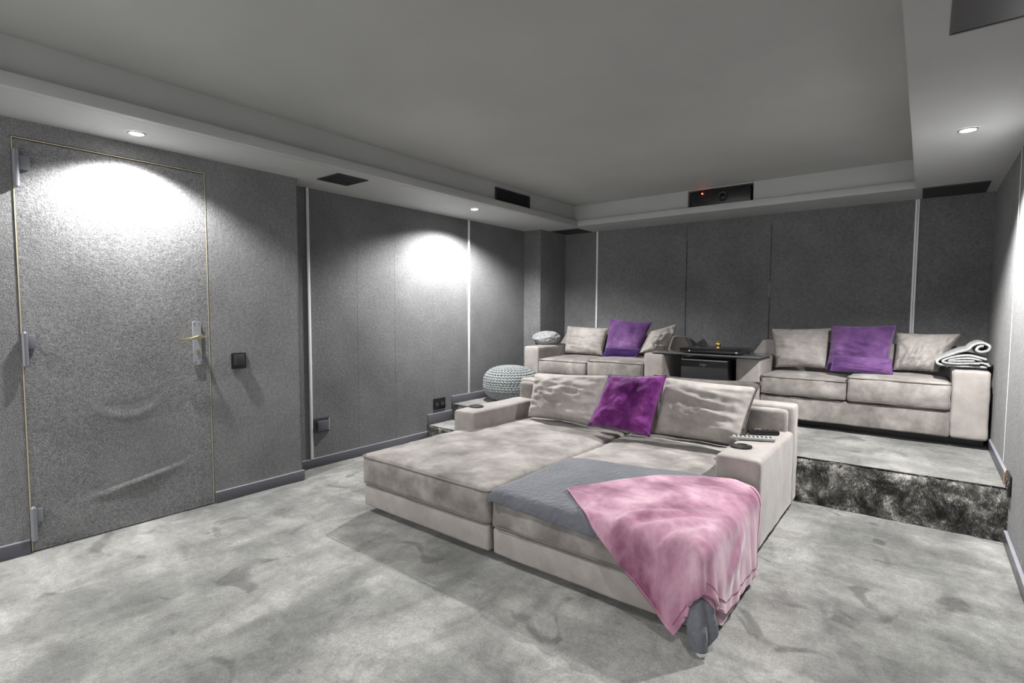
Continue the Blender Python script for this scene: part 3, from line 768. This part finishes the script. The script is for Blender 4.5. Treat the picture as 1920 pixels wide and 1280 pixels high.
o = blob('gold_ball', (-1.415, 4.74, .906), (.021, .021, .022), GOLD, '', '', lambda a, b, d: .12 * sin(6 * a), 36, 18, 2)
del o['label']; del o['category']; o.name = 'ball'; o.parent = t; o.matrix_parent_inverse = Matrix.Translation(-t.location)
bm = bmesh.new(); bmesh.ops.create_uvsphere(bm, u_segments=12, v_segments=8, radius=.008, matrix=Matrix.Translation((-1.415, 4.74, .932))); bmobj('finial', bm, GOLD, t)

# ================================================================== folded throw on right arm
def ribbon(name, path, th, y0, y1, m, label, seed, ny=16):
    """a folded blanket: the path is its profile in x,z; it runs along y"""
    P = []
    for i in range(len(path) - 1):
        a, b = path[i], path[i + 1]
        for k in range(4): P.append((a[0] + (b[0] - a[0]) * k / 4, a[1] + (b[1] - a[1]) * k / 4))
    P.append(path[-1])
    for _ in range(2): P = [P[0]] + [((P[i - 1][0] + 2 * P[i][0] + P[i + 1][0]) / 4, (P[i - 1][1] + 2 * P[i][1] + P[i + 1][1]) / 4) for i in range(1, len(P) - 1)] + [P[-1]]
    vs_ = []; n = len(P)
    for j in range(ny + 1):
        y = y0 + (y1 - y0) * j / ny
        for i, (x, z) in enumerate(P):
            vs_.append((x + .006 * fn((x, y, z), 9, seed), y + .022 * fn((x, 0, z), 14, seed), z + .005 * fn((x, y, z), 11, seed + 4)))
    fs = [(j * n + i, j * n + i + 1, (j + 1) * n + i + 1, (j + 1) * n + i) for j in range(ny) for i in range(n - 1)]
    o = meshobj(name, vs_, fs, m); md = o.modifiers.new('thick', 'SOLIDIFY'); md.thickness = th; md.offset = 0
    md2 = o.modifiers.new('soft', 'SUBSURF'); md2.levels = 1; md2.render_levels = 1
    return tag(o, label, 'blanket')
SC = lambda P: [(x * 1.029, 1.2 + (z - 1.2) * 1.029 + .004) for x, z in P]
ft = ribbon('folded_throw', SC([(.312, .975), (.30, .978), (.285, .968), (.276, .948), (.300, .935), (.335, .948), (.342, .980), (.305, 1.000), (.262, .985), (.238, .950), (.19, .936), (.14, .910), (.100, .885), (.078, .864), (.090, .846), (.14, .842), (.24, .844), (.335, .842)]), .0165, 4.61, 4.96, THROW, 'pale grey folded throw lying on the right arm of the right sofa', 2)
for k, P in enumerate(([(.332, .893), (.25, .916), (.19, .910), (.13, .887), (.104, .868), (.13, .858), (.22, .862), (.30, .866)], [(.31, .882), (.25, .896), (.19, .892), (.145, .880), (.135, .873), (.20, .876), (.27, .880)], [(.225, .856), (.26, .868), (.31, .872), (.338, .862), (.342, .850)])):
    o = ribbon('fold', SC(P), .0145, 4.60 + .004 * k, 4.95, THROW, '', 3 + k); del o['label']; del o['category']; o.parent = ft

# ================================================================== remotes on daybed arm
def remote(name, ctr, ang, Lh, Wd, H, m, label, keys, km):
    t = empty(name, ctr, label, 'remote control'); R = Matrix.Translation(ctr) @ Matrix.Rotation(ang, 4, 'Z')
    bm = bmesh.new(); box(bm, -Lh / 2, Lh / 2, -Wd / 2, Wd / 2, 0, H, min(.006, H * .4)); bm.transform(R); bmobj('body', bm, m, t)
    for i in range(keys):
        for j in range(3):
            bm = bmesh.new(); x = -Lh / 2 + Lh * (i + 1) / (keys + 1); y = (j - 1) * Wd * .27
            box(bm, x - .004, x + .004, y - .0035, y + .0035, H, H + .0025, .001); bm.transform(R); bmobj('key', bm, km, t)
    return t
remote('remote_control', (-.712, 3.06, .4925), radians(22), .215, .048, .017, WHITEP, 'pale grey remote control with raised keys beside the cup holder', 9, CHAR)
remote('remote_control', (-.700, 3.235, .4925), radians(28), .165, .042, .024, BLACK, 'black remote control behind the pale one on the daybed arm', 5, CHAR)

# ================================================================== quilt and pink throw, draped over the daybed corner
XE, YE = -.585, 1.832      # the daybed's right and front edges
def seg_d(u, v, P):
    best = 9; along = 0
    for i in range(len(P) - 1):
        ax_, ay = P[i]; bx_, by = P[i + 1]; dx, dy = bx_ - ax_, by - ay
        t_ = max(0, min(1, ((u - ax_) * dx + (v - ay) * dy) / (dx * dx + dy * dy))); d = hypot(u - ax_ - dx * t_, v - ay - dy * t_)
        if d < best: best = d; along = (i + t_) / (len(P) - 1)
    return best, along
RIDGES = [([(-.56, 2.16), (-.74, 2.02), (-.88, 1.90), (-.90, 1.78), (-.86, 1.68)], .020, .022), ([(-.58, 2.08), (-.70, 1.96), (-.80, 1.83), (-.79, 1.68)], .017, .020),
          ([(-.57, 2.0), (-.65, 1.88), (-.71, 1.78), (-.69, 1.62)], .018, .018), ([(-.50, 2.22), (-.42, 2.10), (-.36, 1.98)], .016, .026), ([(-.62, 1.86), (-.56, 1.76), (-.52, 1.70)], .018, .020)]
def ridge(u, v):
    h = 0
    for P, a, w in RIDGES:
        d, al = seg_d(u, v, P); h += a * math.exp(-(d / (w * 1.35)) ** 2) * sin(pi * min(1, .12 + .88 * al)) ** .6
    return h
def drape(u, v, off, rho=.035, flare=.10, amp=.0, seed=0, lobes=False):
    a = max(0, u - (XE - rho)); b = max(0, (YE + rho) - v); r = hypot(a, b)
    if r < 1e-9:
        z = crown(u, v) + off + .004 * fbm((u, v, 0), 5, seed); return Vector((u, v, z))
    d = Vector((a / r, -b / r, 0)); base = Vector((min(u, XE - rho), max(v, YE + rho), 0))
    zt = crown(min(u, XE - rho), max(v, YE + rho)) + off
    R = rho + off; q = R * pi / 2
    if r < q: out = R * sin(r / R); z = zt - R * (1 - cos(r / R))
    else:
        h = r - q; corner = min(1, 2.2 * min(a, b) / r)
        ph = math.atan2(b, a)
        along = (base.x * 1.0 - base.y) if not (a and b) else ph * .18 + (base.x - base.y)
        fold = amp * sin(along * 21 + seed) * min(1, h / .12) + amp * .6 * sin(along * 47 + seed * 2) * min(1, h / .2)
        lobe = 0
        if lobes and a and b:
            for pc, pw, pa in ((.46, .27, .030), (1.05, .30, .050)): lobe += pa * math.exp(-((ph - pc) / pw) ** 2) * min(1, max(0, h - .09) / .13)
            lobe -= .012 * math.exp(-((ph - .78) / .09) ** 2) * min(1, max(0, h - .09) / .13)
        out = R + flare * h * (.25 + corner) + abs(fold) + lobe; z = zt - R - h
    if z < .012 + off * .3: out += (.012 + off * .3 - z) * .8; z = .012 + off * .3 + .002 * sin(r * 80)
    p = base + d * out; p.z = z
    return p
def coons(P0, P1, P2, P3):
    """four boundary polylines: bottom (v=0), right (u=1), top (v=1), left (u=0)"""
    def ev(P, t):
        Ls = [hypot(P[i + 1][0] - P[i][0], P[i + 1][1] - P[i][1]) for i in range(len(P) - 1)]; T = sum(Ls) * t
        for i, l in enumerate(Ls):
            if T <= l or i == len(Ls) - 1:
                k = min(1, T / l) if l else 0
                return (P[i][0] + (P[i + 1][0] - P[i][0]) * k, P[i][1] + (P[i + 1][1] - P[i][1]) * k)
            T -= l
    def f(s, t_):
        b, tp, l, r = ev(P0, s), ev(P2, s), ev(P3, t_), ev(P1, t_)
        c00, c10, c01, c11 = P0[0], P0[-1], P2[0], P2[-1]; o = []
        for k in (0, 1):
            o.append((1 - t_) * b[k] + t_ * tp[k] + (1 - s) * l[k] + s * r[k] - ((1 - s) * (1 - t_) * c00[k] + s * (1 - t_) * c10[k] + (1 - s) * t_ * c01[k] + s * t_ * c11[k]))
        return o
    return f
def cloth(name, sides, n, m, off, th, amp, seed, label, flare=.1, extra=None, rid=False, lobes=False):
    f = coons(*sides); vs_ = []
    for j in range(n + 1):
        for i in range(n + 1):
            u, v = f(i / n, j / n); p = drape(u, v, off + (ridge(u, v) if rid else 0), amp=amp, seed=seed, flare=flare, lobes=lobes)
            if extra: p = p + extra(u, v, i / n, j / n, p)
            vs_.append(p)
    fs = [(j * (n + 1) + i, j * (n + 1) + i + 1, (j + 1) * (n + 1) + i + 1, (j + 1) * (n + 1) + i) for j in range(n) for i in range(n)]
    o = meshobj(name, vs_, fs, m)
    md = o.modifiers.new('thick', 'SOLIDIFY'); md.thickness = th; md.offset = 1
    md = o.modifiers.new('soft', 'SUBSURF'); md.levels = 1; md.render_levels = 1
    if label: tag(o, label, 'blanket')
    return o, vs_
# quilt: sides = front hem, right hem, back hem, left hem (unfolded plan)
Q0 = [(-1.575, 1.80), (-1.0, 1.775), (-.70, 1.76), (-.61, 1.62), (-.53, 1.525), (-.36, 1.615)]
Q1 = [(-.36, 1.615), (-.345, 1.77), (-.335, 2.0), (-.32, 2.3), (-.225, 2.47)]
Q2 = [(-1.545, 2.50), (-1.2, 2.53), (-.95, 2.60), (-.65, 2.62), (-.22, 2.47)]
Q3 = [(-1.575, 1.80), (-1.585, 2.2), (-1.545, 2.50)]
def qext(u, v, s, t_, p):
    d = Vector((0, 0, 0))
    if u < -1.56 : d.z -= min(.05, (-1.56 - u) * 1.5)
    return d
quilt, _ = cloth('quilted_blanket', (Q0, Q1, Q2, Q3), 90, QUILT, .006, .010, .006, 1.0, 'slate grey quilted blanket spread under the pink throw', .10, qext, False, True)
# pink throw
T0 = [(-1.25, 2.005), (-.97, 1.76), (-.66, 1.50)]                       # left diagonal edge: A -> C
T1 = [(-.66, 1.50), (-.605, 1.60), (-.515, 1.71), (-.40, 1.80), (-.285, 1.98)]    # hem round the corner: C -> D -> E
T2 = [(-.70, 2.615), (-.60, 2.60), (-.42, 2.52), (-.262, 2.42), (-.27, 2.2), (-.285, 1.98)]   # right: B -> F -> E
T3 = [(-1.25, 2.005), (-.97, 2.44), (-.70, 2.615)]                      # back: A -> B
def pext(u, v, s, t_, p):
    return Vector((0, 0, .004 * fbm((u, v, 0), 4, 8)))
TB = T3 + T2[1:]
pink, pv = cloth('pink_throw', (T0, T1, TB, [(-1.25, 2.005), (-1.2501, 2.0052)]), 90, PINK, .022, .011, .007, 2.4, 'pink fleece throw hanging over the front right corner of the daybed', .22, pext, True)
# its lower folded layer, peeping out below the hem at the corner, and the stitched hems
U1 = [(-.60, 1.72), (-.52, 1.715), (-.43, 1.76), (-.33, 1.85), (-.245, 1.99)]
under, _ = cloth('under_layer', ([(-.62, 1.95), (-.60, 1.72)], U1, [(-.62, 1.95), (-.60, 2.2), (-.27, 2.25), (-.245, 1.99)], [(-.62, 1.95), (-.621, 1.951)]), 50, PINK, .012, .008, .005, 2.4, '', .20)
under.parent = pink
def hem(poly, inset, offh, r, m, name, cx=-.72, cy=2.1):
    pts = []
    for i in range(len(poly) - 1):
        a, b = poly[i], poly[i + 1]; k = max(2, int(hypot(a[0] - b[0], a[1] - b[1]) / .012))
        for q in range(k):
            u = a[0] + (b[0] - a[0]) * q / k; v = a[1] + (b[1] - a[1]) * q / k
            du, dv = cx - u, cy - v; l = hypot(du, dv); u += du / l * inset; v += dv / l * inset
            pts.append(drape(u, v, offh + ridge(u, v), amp=.007, seed=2.4, flare=.22) + pext(u, v, 0, 0, None))
    bm = bmesh.new(); tube(bm, pts, r, 6); bmobj(name, bm, m, pink)
hem(T0 + T1[1:] + T2[::-1], .004, .0275, .0062, PINK_H, 'hem')
hem(T1, .026, .0335, .0016, mat('hem_stitching', (.22, .07, .13), .8), 'stitching')
hem([T2[1], T2[2], T2[3], T2[4], T2[5]], .026, .0335, .0016, mat('hem_stitching', (.22, .07, .13), .8), 'stitching')
